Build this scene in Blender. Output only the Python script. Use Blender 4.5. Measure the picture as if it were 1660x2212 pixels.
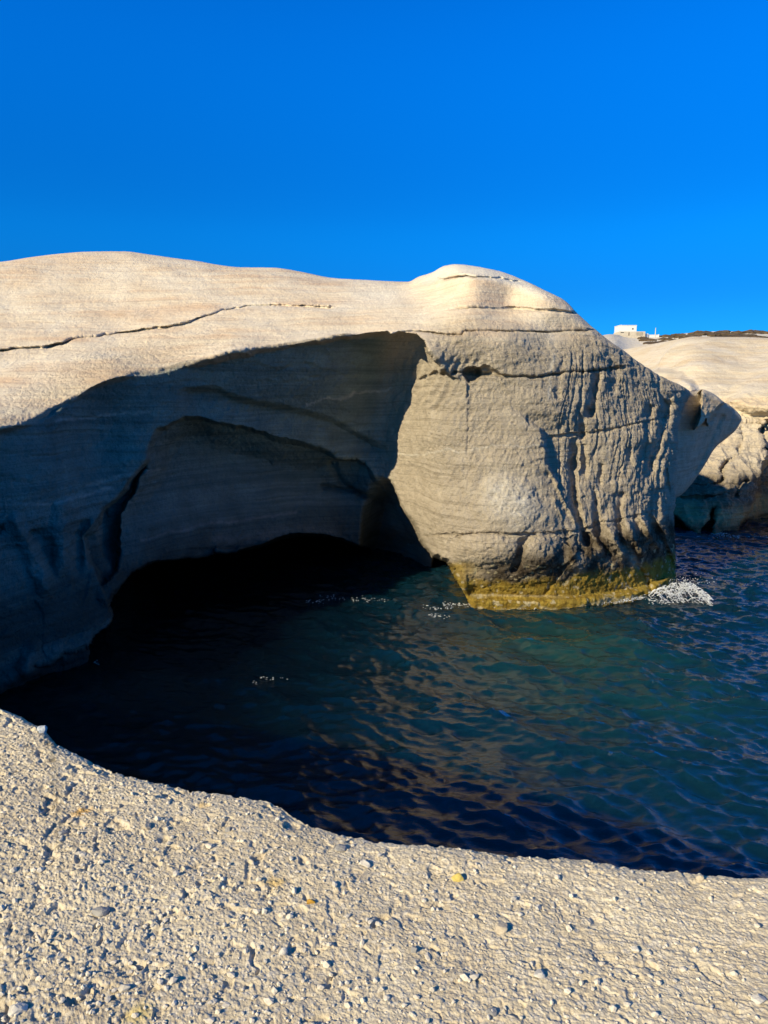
import bpy, math, random
import numpy as np

for o in list(bpy.data.objects):
    bpy.data.objects.remove(o)
scn = bpy.context.scene
R = math.radians

# ------------------------------------------------------------------ camera, sky, sun, exposure
CAM_H, PITCH, F = 6.0, R(9.0), 1598.0        # focal length in reference units (frame 1660 x 2212)
cam_d = bpy.data.cameras.new('camera')
cam = bpy.data.objects.new('camera', cam_d)
scn.collection.objects.link(cam)
cam.location = (0, 0, CAM_H)
cam.rotation_euler = (R(90) - PITCH, 0, 0)
cam_d.sensor_fit = 'VERTICAL'
cam_d.sensor_height = 36.0
cam_d.lens = 36.0 * F / 2212.0
cam_d.clip_start = 0.05
cam_d.clip_end = 8000
scn.camera = cam

SUN_EL = R(27.5)
SUN_AZ = R(-180 + 48.5)           # where the sun stands, clockwise from +Y
w = bpy.data.worlds.new('World')
scn.world = w
w.use_nodes = True
nt = w.node_tree
nt.nodes.clear()
out = nt.nodes.new('ShaderNodeOutputWorld')
bg = nt.nodes.new('ShaderNodeBackground')
sky = nt.nodes.new('ShaderNodeTexSky')
sky.sky_type = 'NISHITA'
sky.sun_disc = False
sky.sun_elevation = SUN_EL
sky.sun_rotation = SUN_AZ % (2 * math.pi)
sky.air_density = 1.0
sky.dust_density = 0.0
sky.ozone_density = 4.0
hs = nt.nodes.new('ShaderNodeHueSaturation')
hs.inputs['Saturation'].default_value = 1.35  # clear, deep Mediterranean blue
hs.inputs['Value'].default_value = 1.0
tint = nt.nodes.new('ShaderNodeMix'); tint.data_type = 'RGBA'; tint.blend_type = 'MULTIPLY'
tint.inputs[0].default_value = 1.0
tint.inputs[7].default_value = (0.55, 0.86, 1.15, 1)
nt.links.new(sky.outputs[0], hs.inputs['Color'])
nt.links.new(hs.outputs[0], tint.inputs[6])
tc = nt.nodes.new('ShaderNodeTexCoord')           # world direction: deeper towards the zenith
sx = nt.nodes.new('ShaderNodeSeparateXYZ'); nt.links.new(tc.outputs['Generated'], sx.inputs[0])
rp_ = nt.nodes.new('ShaderNodeValToRGB')
rp_.color_ramp.interpolation = 'EASE'
els = rp_.color_ramp.elements
for pos_, col_ in [(0.0, (.06, .44, .80)), (.11, (.05, .53, .84)), (.21, (.04, .78, 1.02)), (.43, (.02, 1.22, 1.46)), (.65, (.05, 1.0, .98)), (1.0, (.08, .95, .66))]:
    if pos_ in (0.0, 1.0): e_ = els[0 if pos_ == 0 else -1]
    else: e_ = els.new(pos_)
    e_.color = col_ + (1,)
tint2 = nt.nodes.new('ShaderNodeMix'); tint2.data_type = 'RGBA'; tint2.blend_type = 'MULTIPLY'; tint2.inputs[0].default_value = 1.0
dp = nt.nodes.new('ShaderNodeVectorMath'); dp.operation = 'DOT_PRODUCT'
dp.inputs[1].default_value = (math.sin(SUN_AZ), math.cos(SUN_AZ), 0.25)
nt.links.new(tc.outputs['Generated'], dp.inputs[0])
mr = nt.nodes.new('ShaderNodeMapRange'); mr.inputs[1].default_value = 0.0; mr.inputs[2].default_value = 0.9
nt.links.new(dp.outputs['Value'], mr.inputs[0])
near = nt.nodes.new('ShaderNodeMix'); near.data_type = 'RGBA'; near.inputs[7].default_value = (.45, .66, .66, 1)
nt.links.new(mr.outputs[0], near.inputs[0]); nt.links.new(rp_.outputs[0], near.inputs[6])
nt.links.new(sx.outputs[2], rp_.inputs[0])
nt.links.new(tint.outputs[2], tint2.inputs[6]); nt.links.new(near.outputs[2], tint2.inputs[7])
nt.links.new(tint2.outputs[2], bg.inputs[0])
bg.inputs[1].default_value = 0.116
nt.links.new(bg.outputs[0], out.inputs[0])

sl = bpy.data.lights.new('sun', 'SUN')
sl.energy = 5.0
sl.angle = R(0.5)
sl.color = (1.0, 0.87, 0.60)
so = bpy.data.objects.new('sun', sl)
scn.collection.objects.link(so)
so.rotation_euler = (R(90) - SUN_EL, 0, math.pi - SUN_AZ)
# sun lamp shines along its local -Z: light travels away from azimuth SUN_AZ

scn.view_settings.view_transform = 'Standard'
scn.view_settings.look = 'None'
scn.view_settings.exposure = 0.10
scn.view_settings.gamma = 1.0
scn.cycles.use_denoising = True
scn.cycles.max_bounces = 6
scn.cycles.diffuse_bounces = 1
scn.cycles.glossy_bounces = 3
scn.cycles.sample_clamp_indirect = 0.3
scn.cycles.sample_clamp_direct = 1.3

# ------------------------------------------------------------------ helpers
def tag(o, label=None, cat=None, group=None, kind=None):
    if label: o['label'] = label
    if cat: o['category'] = cat
    if group: o['group'] = group
    if kind: o['kind'] = kind
    return o

def ray(px, py):
    """direction of the reference ray with unit Y component"""
    a = (np.asarray(px, float) - 830.0) / F
    b = (1106.0 - np.asarray(py, float)) / F
    dy = math.cos(PITCH) + b * math.sin(PITCH)
    dz = -math.sin(PITCH) + b * math.cos(PITCH)
    return a / dy, dz / dy

def world(px, py, Y):
    rx, rz = ray(px, py)
    return np.stack([rx * Y, np.asarray(Y, float) + 0 * rx, CAM_H + rz * Y], -1)

def ss(a, b, x):
    t = np.clip((x - a) / (b - a), 0, 1)
    return t * t * (3 - 2 * t)

def pl(pts, x):
    """piecewise-linear, softened lookup"""
    p = np.array(pts, float)
    return np.interp(x, p[:, 0], p[:, 1])

def spl(pts, x):
    """monotone cubic (PCHIP-like) lookup through points"""
    p = np.array(pts, float)
    X, Yv = p[:, 0], p[:, 1]
    h = np.diff(X); d = np.diff(Yv) / h
    m = np.zeros(len(X)); m[0] = d[0]; m[-1] = d[-1]
    for i in range(1, len(X) - 1):
        if d[i - 1] * d[i] > 0:
            w1 = 2 * h[i] + h[i - 1]; w2 = h[i] + 2 * h[i - 1]
            m[i] = (w1 + w2) / (w1 / d[i - 1] + w2 / d[i])
    x = np.clip(x, X[0], X[-1])
    k = np.clip(np.searchsorted(X, x, side='right') - 1, 0, len(X) - 2)
    t = (x - X[k]) / h[k]
    return ((2*t**3-3*t**2+1)*Yv[k] + (t**3-2*t**2+t)*h[k]*m[k]
            + (-2*t**3+3*t**2)*Yv[k+1] + (t**3-t**2)*h[k]*m[k+1])

def tps(pts, lam=0.0):
    """thin-plate spline through (x, y, value); returns evaluator"""
    p = np.array(pts, float)
    c = p[:, :2] / 500.0
    n = len(p)
    def U(r2): return 0.5 * r2 * np.log(r2 + 1e-12)
    K = U(((c[:, None] - c[None]) ** 2).sum(-1)) + lam * np.eye(n)
    P = np.hstack([np.ones((n, 1)), c])
    A = np.block([[K, P], [P.T, np.zeros((3, 3))]])
    s = np.linalg.solve(A, np.r_[p[:, 2], 0, 0, 0])
    def ev(x, y):
        x = x / 500.0; y = y / 500.0
        r = s[n] + s[n + 1] * x + s[n + 2] * y
        for i in range(n):
            r = r + s[i] * U((x - c[i, 0]) ** 2 + (y - c[i, 1]) ** 2)
        return r
    return ev

def seg_dist(x, y, pts, closed=False):
    """distance to a polyline and the parameter 0..1 along it"""
    p = np.array(pts, float)
    if closed: p = np.vstack([p, p[:1]])
    L = np.r_[0, np.cumsum(np.hypot(*np.diff(p, axis=0).T))]
    best = np.full(x.shape, 1e9); par = np.zeros(x.shape)
    for i in range(len(p) - 1):
        a, b = p[i], p[i + 1]
        d = b - a; l2 = d @ d + 1e-9
        t = np.clip(((x - a[0]) * d[0] + (y - a[1]) * d[1]) / l2, 0, 1)
        q = np.hypot(x - a[0] - t * d[0], y - a[1] - t * d[1])
        m = q < best
        best = np.where(m, q, best)
        par = np.where(m, (L[i] + t * (L[i + 1] - L[i])) / L[-1], par)
    return best, par

def poly_sd(x, y, pts):
    """signed distance, positive inside"""
    d, _ = seg_dist(x, y, pts, True)
    p = np.array(pts, float); ins = np.zeros(x.shape, bool)
    j = len(p) - 1
    for i in range(len(p)):
        xi, yi = p[i]; xj, yj = p[j]
        if yi != yj:
            ins ^= ((yi > y) != (yj > y)) & (x < (xj - xi) * (y - yi) / (yj - yi) + xi)
        j = i
    return np.where(ins, d, -d)

def _h(ix, iy, iz, seed):
    n = (ix.astype(np.int64) * 374761393 + iy.astype(np.int64) * 668265263
         + iz.astype(np.int64) * 2147483647 + seed * 974634777) & 0xffffffff
    n = ((n ^ (n >> 13)) * 1274126177) & 0xffffffff
    n = ((n ^ (n >> 16)) * 2246822519) & 0xffffffff
    return ((n ^ (n >> 15)) & 0xffff) / 32767.5 - 1.0

def vnoise(x, y, z, seed=0):
    fx, fy, fz = np.floor(x), np.floor(y), np.floor(z)
    tx, ty, tz = x - fx, y - fy, z - fz
    tx = tx*tx*tx*(tx*(tx*6-15)+10); ty = ty*ty*ty*(ty*(ty*6-15)+10); tz = tz*tz*tz*(tz*(tz*6-15)+10)
    r = 0
    for dz in (0, 1):
        wz = tz if dz else 1 - tz
        for dy in (0, 1):
            wy = ty if dy else 1 - ty
            a = _h(fx, fy + dy, fz + dz, seed); b = _h(fx + 1, fy + dy, fz + dz, seed)
            r = r + (a + (b - a) * tx) * wy * wz
    return r

def fbm(x, y, z, oct=4, seed=0, gain=0.5, ridge=False):
    a, s, r = 1.0, 0.0, 0
    for i in range(oct):
        n = vnoise(x, y, z, seed + i * 17)
        if ridge: n = 1 - 2 * np.abs(n)
        r = r + a * n; s += a; a *= gain
        x = x * 2.03 + 11.3; y = y * 2.03 + 5.7; z = z * 2.03 + 3.1
    return r / s

def grid_normals(P):
    du = np.gradient(P, axis=1); dv = np.gradient(P, axis=0)
    n = np.cross(du, dv)
    n /= np.linalg.norm(n, axis=-1, keepdims=True) + 1e-12
    return n

def mesh_from(name, verts, faces, mat, smooth=True, attrs=None, parent=None):
    """faces: (n,3) or (n,4) integer array"""
    me = bpy.data.meshes.new(name)
    verts = np.asarray(verts, np.float32).reshape(-1, 3)
    faces = np.asarray(faces, np.int32)
    k = faces.shape[1]
    me.vertices.add(len(verts)); me.vertices.foreach_set('co', verts.ravel())
    me.loops.add(faces.size); me.loops.foreach_set('vertex_index', faces.ravel())
    me.polygons.add(len(faces))
    me.polygons.foreach_set('loop_start', np.arange(0, faces.size, k, dtype=np.int32))
    me.polygons.foreach_set('loop_total', np.full(len(faces), k, np.int32))
    me.update(calc_edges=True)
    me.polygons.foreach_set('use_smooth', np.full(len(faces), smooth, bool))
    if attrs:
        for an, v in attrs.items():
            a = me.attributes.new(an, 'FLOAT', 'POINT')
            a.data.foreach_set('value', np.asarray(v, np.float32).ravel())
    me.materials.append(mat)
    o = bpy.data.objects.new(name, me)
    scn.collection.objects.link(o)
    if parent: o.parent = parent
    return o

def grid_faces(nr, nc):
    i = np.arange(nr * nc).reshape(nr, nc)
    return np.stack([i[:-1, :-1], i[1:, :-1], i[1:, 1:], i[:-1, 1:]], -1).reshape(-1, 4)

# ------------------------------------------------------------------ materials
class NT:
    def __init__(s, name):
        s.m = bpy.data.materials.new(name); s.m.use_nodes = True
        s.t = s.m.node_tree; s.b = s.t.nodes['Principled BSDF']
    def n(s, typ, **kw):
        nd = s.t.nodes.new('ShaderNode' + typ)
        for k, v in kw.items():
            if k.startswith('i_'):
                nd.inputs[k[2:].replace('_', ' ')].default_value = v
            else: setattr(nd, k, v)
        return nd
    def l(s, a, b): s.t.links.new(a, b)
    def pos(s, scale=(1, 1, 1), warp=0.0):
        g = s.n('NewGeometry'); m = s.n('Mapping', vector_type='POINT')
        m.inputs['Scale'].default_value = scale
        s.l(g.outputs['Position'], m.inputs['Vector'])
        return m.outputs[0]
    def noise(s, vec, scale, detail=4, rough=0.55, dist=0.0):
        nd = s.n('TexNoise'); nd.inputs['Scale'].default_value = scale
        nd.inputs['Detail'].default_value = detail; nd.inputs['Roughness'].default_value = rough
        nd.inputs['Distortion'].default_value = dist
        s.l(vec, nd.inputs['Vector']); return nd.outputs[0]
    def rng(s, v, a, b, c=0.0, d=1.0, smooth=False):
        nd = s.n('MapRange'); nd.interpolation_type = 'SMOOTHSTEP' if smooth else 'LINEAR'
        for i, x in zip((1, 2, 3, 4), (a, b, c, d)): nd.inputs[i].default_value = x
        s.l(v, nd.inputs[0]); return nd.outputs[0]
    def math(s, op, a, b):
        nd = s.n('Math', operation=op)
        for i, v in enumerate((a, b)):
            if isinstance(v, (int, float)): nd.inputs[i].default_value = v
            else: s.l(v, nd.inputs[i])
        return nd.outputs[0]
    def mix(s, f, a, b, blend='MIX'):
        nd = s.n('Mix', data_type='RGBA', blend_type=blend)
        if isinstance(f, (int, float)): nd.inputs[0].default_value = f
        else: s.l(f, nd.inputs[0])
        for i, v in ((6, a), (7, b)):
            if isinstance(v, tuple): nd.inputs[i].default_value = v + (1,)
            else: s.l(v, nd.inputs[i])
        return nd.outputs[2]
    def attr(s, name):
        return s.n('Attribute', attribute_name=name).outputs['Fac']
    def bump(s, h, dist, strength=1.0, prev=None):
        nd = s.n('Bump'); nd.inputs['Distance'].default_value = dist
        nd.inputs['Strength'].default_value = strength
        s.l(h, nd.inputs['Height'])
        if prev is not None: s.l(prev, nd.inputs['Normal'])
        return nd.outputs[0]

def plain(name, col, rough=0.8, var=0.12, scale=6.0, bump=0.0):
    t = NT(name); p = t.pos()
    n = t.noise(p, scale, 5)
    c = t.mix(t.rng(n, 0.3, 0.7), tuple(x * (1 - var) for x in col), tuple(min(1, x * (1 + var)) for x in col))
    t.l(c, t.b.inputs['Base Color']); t.b.inputs['Roughness'].default_value = rough
    if bump: t.l(t.bump(n, bump), t.b.inputs['Normal'])
    return t.m

def rock_material(name, fine=1.0, cream=(0.90, 0.76, 0.56), tan=(0.78, 0.57, 0.39), face=(0.66, 0.57, 0.44), face2=(0.53, 0.45, 0.34)):
    t = NT(name)
    p = t.pos()
    warp = t.noise(t.pos((0.25, 0.25, 0.25)), 1.0, 2)
    # bedding: thin layers in z, bent a little
    comb = t.n('SeparateXYZ'); g = t.n('NewGeometry'); t.l(g.outputs['Position'], comb.inputs[0])
    zz = t.math('ADD', comb.outputs[2], t.math('MULTIPLY', warp, 0.5))
    cv = t.n('CombineXYZ')
    t.l(t.math('MULTIPLY', comb.outputs[0], 0.10), cv.inputs[0])
    t.l(t.math('MULTIPLY', comb.outputs[1], 0.06), cv.inputs[1])
    t.l(t.math('MULTIPLY', zz, 3.2), cv.inputs[2])
    layer = t.noise(cv.outputs[0], 1.6, 7, 0.62)
    big = t.noise(p, 0.5, 4)
    cv2 = t.n('CombineXYZ')
    t.l(t.math('MULTIPLY', comb.outputs[0], 0.25), cv2.inputs[0]); t.l(t.math('MULTIPLY', comb.outputs[1], 0.12), cv2.inputs[1]); t.l(t.math('MULTIPLY', zz, 11.0), cv2.inputs[2])
    thin = t.noise(cv2.outputs[0], 1.5, 4, 0.6)
    mot = t.noise(p, 3.0, 6, 0.65)
    spk = t.noise(p, 26.0 * fine, 4, 0.7)
    c_top = t.mix(t.rng(layer, 0.35, 0.60), tan, cream)
    c_top = t.mix(t.rng(big, 0.42, 0.68), c_top, (0.92, 0.81, 0.64))
    c_top = t.mix(t.math('MULTIPLY', t.math('MULTIPLY', t.rng(thin, .54, .62), t.rng(mot, .42, .60)), .5), c_top, (.60, .45, .31))
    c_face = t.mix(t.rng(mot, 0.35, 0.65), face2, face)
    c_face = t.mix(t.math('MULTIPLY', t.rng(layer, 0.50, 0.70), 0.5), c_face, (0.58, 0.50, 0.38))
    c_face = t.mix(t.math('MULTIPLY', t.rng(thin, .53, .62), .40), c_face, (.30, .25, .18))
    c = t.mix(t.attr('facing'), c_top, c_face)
    c = t.mix(t.math('MULTIPLY', t.attr('alcove_shade'), .75), c, t.mix(t.rng(t.noise(p, 1.3, 6, .7), .35, .65), (.14, .23, .22), (.28, .41, .38)))  # teal-grey tint puts the alcove's cool shade into the rock colour
    c = t.mix(t.math('MULTIPLY', t.attr('alcove_shade'), t.rng(t.math('ADD', layer, t.math('MULTIPLY', thin, .4)), .64, .84, 0, .5)), c, (.12, .17, .16))
    c = t.mix(t.attr('crust'), c, (0.90, 0.84, 0.72))
    d = t.math('MULTIPLY', t.attr('dark'), t.rng(mot, 0.30, 0.55, 0.35, 1.0))
    c = t.mix(d, c, t.mix(t.rng(spk, 0.4, 0.6), (0.055, 0.042, 0.028), (0.13, 0.10, 0.07)))
    yv = t.mix(t.rng(t.noise(p, 5.0, 5, 0.7), 0.35, 0.65), (0.30, 0.19, 0.03), (0.58, 0.42, 0.08))
    c = t.mix(t.attr('ochre'), c, yv)
    c = t.mix(t.attr('barnacle'), c, (0.72, 0.62, 0.38))
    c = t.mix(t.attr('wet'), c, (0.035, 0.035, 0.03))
    c = t.mix(t.rng(spk, 0.35, 0.65, 0.0, 0.35), c, t.mix(1.0, c, (0.62, 0.60, 0.58), 'MULTIPLY'))
    pore = t.noise(p, 38.0 * fine, 3, 0.6)
    c = t.mix(t.math('MULTIPLY', t.rng(pore, .56, .66, 0, .65), t.attr('rough')), c, t.mix(1.0, c, (.50, .47, .44), 'MULTIPLY'))
    t.l(c, t.b.inputs['Base Color'])
    t.b.inputs['Roughness'].default_value = 0.92
    t.b.inputs['Specular IOR Level'].default_value = 0.15
    fac = t.rng(t.attr('rough'), 0, 1, 0.25, 0.9)
    n1 = t.bump(t.noise(p, 9.0 * fine, 6, 0.7), 0.045, 1.0)
    t.t.nodes[-1].inputs['Distance'].default_value = 0.05
    t.l(t.math('MULTIPLY', fac, 1.0), t.t.nodes[-2].inputs['Strength']) if False else None
    b1 = t.n('Bump'); b1.inputs['Distance'].default_value = 0.13
    t.l(fac, b1.inputs['Strength']); t.l(t.noise(p, 11.0 * fine, 6, 0.75), b1.inputs['Height'])
    b2 = t.bump(layer, 0.10, 0.6, b1.outputs[0])
    t.l(b2, t.b.inputs['Normal'])
    return t.m

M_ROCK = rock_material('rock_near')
M_FAR = rock_material('rock_far', 0.6, cream=(0.92, 0.79, 0.57), tan=(0.82, 0.64, 0.42))

# ------------------------------------------------------------------ relief builder for cliffs
def finish_cliff(name, P, attrs, mat, label):
    nr, nc = P.shape[:2]
    o = mesh_from(name, P, grid_faces(nr, nc), mat, True, attrs)
    tag(o, label, None, None, 'structure')
    return o

def wrap(P, attrs, top=14, side=14, top_depth=9.0, side_depth=6.0, top_fall=1.0, right=True, left=False):
    """close the body: carry the surface over the crest and round the end"""
    rows = []
    for k in range(top, 0, -1):
        s = (k / top) ** 1.6
        q = P[0].copy(); q[:, 1] += s * top_depth; q[:, 2] -= s * s * top_fall * top_depth
        rows.append(q)
    P = np.concatenate([np.array(rows), P], 0)
    attrs = {k: np.concatenate([np.repeat(v[:1], top, 0), v], 0) for k, v in attrs.items()}
    if right:
        cols = []
        for k in range(1, side + 1):
            s = (k / side) ** 1.6
            q = P[:, -1].copy(); q[:, 1] += s * side_depth; q[:, 0] -= s * 0.10 * side_depth * (k / side)
            q[:, 2] -= s * s * 0.3 * side_depth * ss(0, 6, q[:, 2])
            cols.append(q)
        P = np.concatenate([P, np.stack(cols, 1)], 1)
        attrs = {k: np.concatenate([v, np.repeat(v[:, -1:], side, 1)], 1) for k, v in attrs.items()}
    return P, attrs

def crest_round(t):
    t = np.clip(t, 0, 1)
    return 1 - np.sqrt(np.clip(1 - (1 - t) ** 2, 0, 1))

# ------------------------------------------------------------------ the cave headland
SKY = [(-900, 640), (-500, 600), (-200, 578), (0, 565), (70, 555), (130, 548), (185, 544), (265, 543), (330, 551), (420, 563),
       (520, 577), (590, 578), (650, 587), (720, 600), (800, 605), (882, 608), (905, 598), (935, 588), (960, 575),
       (985, 570.5), (1020, 574), (1080, 586), (1130, 604), (1180, 628), (1222, 650), (1250, 678), (1300, 722), (1350, 758),
       (1400, 795), (1440, 818), (1470, 833), (1492, 846), (1560, 900)]
RB = [(700, 1500), (845, 1492), (865, 1480), (900, 1468), (940, 1463), (1090, 1461), (1110, 1455), (1130, 1458), (1200, 1463), (1260, 1460), (1400, 1458)]
BOT = [(-900, 1950), (-700, 1850), (-300, 1640), (0, 1560), (190, 1505), (300, 1440), (1000, 1400), (1100, 1385), (1500, 1340)]

B_pts = [  # outer skin: (px, py, distance along Y)
 (-900,700,28),(-900,1080,10),(-900,1800,8.5),(-500,620,29),(-500,850,19),(-500,1010,11.6),(-500,1600,10.8),
 (0,565,30),(0,660,26.5),(0,755,22),(0,860,17.5),(0,925,15.0),(0,1100,14.6),(0,1500,14.2),
 (250,543,32),(250,640,27.5),(250,740,22.6),(250,818,17.8),(250,1000,17.6),(250,1400,16.4),
 (500,577,31),(500,620,28.4),(500,672,25),(500,762,19.4),(500,1000,19.5),(500,1400,18.5),
 (700,600,30),(700,665,25),(700,735,20.5),(700,1000,20.5),(700,1400,19.5),
 (870,608,28.5),(860,650,25),(850,717,21.0),(860,1000,21.2),(860,1350,20.6),
 (985,572,23.8),(985,640,22.6),(1000,715,20.9),(990,800,20.8),(1000,900,20.7),(1000,1000,20.5),(1000,1100,20.2),(1000,1200,20.1),(1010,1305,20.6),
 (1080,590,22.9),(1100,650,22.7),(1100,720,21.1),(1100,850,20.7),(1100,1000,20.2),(1100,1120,19.8),(1110,1210,19.75),(1130,1260,20.1),(1150,1312,20.45),
 (1180,640,22.3),(1190,720,21.9),(1200,850,20.9),(1200,1000,20.5),(1200,1100,20.2),(1220,1200,20.1),(1250,1308,20.6),
 (1260,700,22.4),(1280,760,22.1),(1300,850,21.9),(1300,1000,21.3),(1300,1120,21.0),(1310,1200,20.9),(1330,1299,21.2),
 (1360,790,22.8),(1370,850,22.8),(1380,950,22.2),(1380,1080,21.8),(1390,1180,21.8),(1400,1285,21.9),
 (1450,850,24.0),(1440,950,23.2),(1440,1080,22.7),(1440,1180,22.6),(1450,1258,22.8),(1490,860,24.7)]
A_pts = [  # wall of the alcove
 (-900,1080,10.2),(-900,1900,8.4),(-500,1010,11.9),(-500,1600,10.8),
 (0,925,15.1),(0,1100,15.0),(0,1300,14.6),(0,1500,14.2),
 (110,885,16.3),(110,1050,16.2),(110,1250,15.9),(110,1450,15.3),
 (200,832,17.6),(200,950,18.0),(200,1150,17.4),(200,1300,16.8),(195,1430,16.05),
 (300,802,18.3),(300,900,18.6),(300,1000,18.5),(300,1200,18.3),(300,1400,17.5),
 (430,776,19.3),(420,850,19.5),(400,905,19.5),(430,1100,20.3),(430,1300,20.5),
 (600,743,20.2),(600,820,20.8),(600,930,21.7),(600,1100,22.3),(600,1300,22.3),
 (740,724,20.9),(740,820,22.0),(740,930,23.2),(760,1100,23.6),(760,1280,22.6),
 (850,718,21.3),(840,800,23.1),(840,900,23.6),(840,1000,23.5),(840,1100,23.4),(840,1200,23.2),(860,1300,22.3),
 (920,760,21.6),(920,850,21.8),(920,950,21.5),(920,1100,21.2),(930,1200,20.9),(930,1300,20.9),
 (990,800,20.8),(1000,900,20.7),(1000,1000,20.5),(1000,1100,20.2),(1000,1200,20.1),(1010,1305,20.6),
 (1100,850,20.7),(1100,1000,20.2),(1100,1120,19.8),(1110,1210,19.75)]
LIP = [(-1000,1120),(-700,1055),(-500,1010),(-250,965),(0,924),(50,911),(92,892),(104,880),(130,868),(200,832),(300,800),(430,776),(520,757),(600,742),
       (680,731),(740,722),(800,717),(838,714),(845,722),(862,716),(900,722),(918,738),(928,762),(960,800),(1010,830),(1010,1500),(-1000,2100)]
IN2 = [(183,1160),(215,1118),(262,1065),(292,1028),(312,1000),(322,965),(345,930),(380,912),(400,903),(430,902),(470,914),(530,926),(590,945),(650,958),
       (700,968),(730,985),(752,992),(790,1000),(812,1030),(835,1070),(850,1090),(890,1170),(935,1290),(935,1600),(240,1600),(245,1330),(212,1250),(192,1200)]
SLOT = [(183,1160),(215,1118),(262,1065),(312,1000),(318,1012),(290,1065),(268,1110),(262,1160),(262,1230),(220,1265),(196,1215)]
CAVE = [(188,1700),(190,1432),(192,1400),(205,1380),(240,1352),(247,1330),(238,1302),(262,1264),(292,1235),(335,1214),(400,1206),(470,1197),(520,1191),(560,1183),(600,1168),
        (640,1159),(690,1157),(740,1165),(790,1184),(830,1215),(858,1252),(880,1284),(903,1292),(926,1286),(934,1245),(936,1208),(962,1214),(972,1226),(968,1232),(982,1250),(1000,1282),(1014,1308),(1014,1700)]

def near_cliff():
    u = np.unique(np.r_[np.linspace(-900, -10, 110), np.linspace(-10, 1462, 930)])
    nr = 560
    v = np.linspace(0, 1, nr) ** 1.0
    # crest-dense rows
    v = 0.25 * v ** 2 + 0.75 * v
    wgt = ss(1180, 1462, u)
    def edge_px(py): return u[None] + wgt[None] * (spl(RB, py) - 1462)
    top = np.full(len(u), 700.0)
    for _ in range(30):
        top = 0.5 * top + 0.5 * spl(SKY, u + wgt * (spl(RB, np.maximum(top, 700)) - 1462))
    bot = spl(BOT, u)
    py = top[None] + v[:, None] * (bot - top)[None]
    px = edge_px(np.maximum(py, 700))
    # natural wobble of the edges, in picture-plane terms a few centimetres of rock
    wx = px + 5 * vnoise(px * .03, py * .03, 0 * px, 5) + 2.2 * vnoise(px * .11, py * .11, 0 * px, 6)
    wy = py + 5 * vnoise(px * .03, py * .03, 0 * px + 9, 7) + 2.2 * vnoise(px * .11, py * .11, 0 * px + 9, 8)
    B = tps(B_pts)(px, py)
    A = tps(A_pts)(px, py)
    Y = B.copy()
    sd = poly_sd(px, wy * .4 + py * .6, LIP)
    m = ss(-1.5, 3.0, sd)
    Y = B + m * (np.maximum(A, B + .02 - .32 * ss(640, 760, px)) + 0.28 * ss(0, 14, sd) * (1 - ss(880, 960, px)) - B)
    # the brow overhangs: nothing just below the lip stands in front of it
    up = np.array([q for q in LIP[1:27]], float)
    bl = tps(B_pts)(u, np.interp(u, up[:, 0], up[:, 1]))[None] + 0 * px
    brow = bl + .30 * ss(0, 9, sd) + .010 * np.clip(sd, 0, 70)
    wb = ss(0, 2, sd) * ss(230, 70, sd) * ss(-1000, 0, px) * (1 - ss(620, 720, px))
    Y = Y + wb * (np.maximum(Y, brow) - Y)
    # inner vault
    s2 = poly_sd(wx * .7 + px * .3, wy * .7 + py * .3, IN2)
    d2 = (0.9 + 0.9 * ss(0, 60, s2)) * (1 - 0.55 * ss(720, 860, px))
    Y += ss(-5, 5, s2) * d2 * (1 - 0.35 * ss(1000, 1180, py))
    # terraces above the inner vault
    s3, t3 = seg_dist(wx, wy, [(400, 845), (470, 840), (510, 858), (560, 872), (640, 885), (720, 905), (800, 950)])
    below = ss(-10, 10, py - pl([(380, 846), (470, 842), (510, 860), (560, 873), (640, 886), (720, 906), (800, 952), (1600, 1300)], px)) 
    Y += 0.35 * below * np.exp(-(s3 / 45) ** 2) * ss(380, 420, px)
    Y += 0.8 * ss(0, 9, poly_sd(wx, wy, SLOT))
    # right flank ledges inside the vault
    for pts, dp, wd in [([(700, 1045), (760, 1060), (820, 1085)], .35, 7), ([(720, 1000), (745, 1040), (780, 1070)], .3, 8)]:
        q, t = seg_dist(wx, wy, pts); Y += dp * np.exp(-(q / wd) ** 2) * m
    # ribs on the shaded left wall
    for pts, dp, wd in [([(65, 1120), (95, 1180), (110, 1230), (118, 1260)], .55, 13), ([(190, 1115), (172, 1150), (168, 1210), (175, 1260)], .5, 8),
                        ([(0, 1130), (8, 1160)], .5, 9), ([(228, 1095), (236, 1130)], .3, 5), ([(266, 1300), (262, 1350)], .3, 10)]:
        q, t = seg_dist(wx, wy, pts); Y += .5 * dp * np.exp(-(q / (1.5 * wd)) ** 2) * ss(1.0, .6, t) * ss(0, .3, t + .02)
    for pts, dp, wd in [([(35, 1130), (80, 1210), (100, 1270)], .4, 12), ([(205, 1150), (232, 1215), (245, 1290)], .55, 16), ([(140, 1100), (140, 1220)], .3, 16),
                        ([(60, 1440), (100, 1425), (188, 1385)], .35, 14), ([(0, 1490), (50, 1455), (68, 1400)], .3, 12)]:
        q, t = seg_dist(wx, wy, pts); Y -= .7 * dp * np.clip(1 - q / (2.0 * wd), 0, 1)
    q, t = seg_dist(wx, wy, [(70, 1440), (110, 1432), (185, 1400)]); Y += 0.3 * np.exp(-(q / 6) ** 2)
    # recess behind the keel of the headland, with the little pillar in it
    sk = poly_sd(wx * .5 + px * .5, wy * .5 + py * .5, [(780, 1010), (846, 1040), (862, 1080), (890, 1130), (912, 1175), (934, 1203), (965, 1212), (976, 1230), (1000, 1280), (1014, 1308), (1014, 1600), (780, 1600)])
    Y += ss(-4, 5, sk) * (3.1 + 1.4 * ss(1130, 1190, py)) * ss(800, 860, px + .25 * (py - 1010)) * ss(1010, 1090, py)
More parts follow.
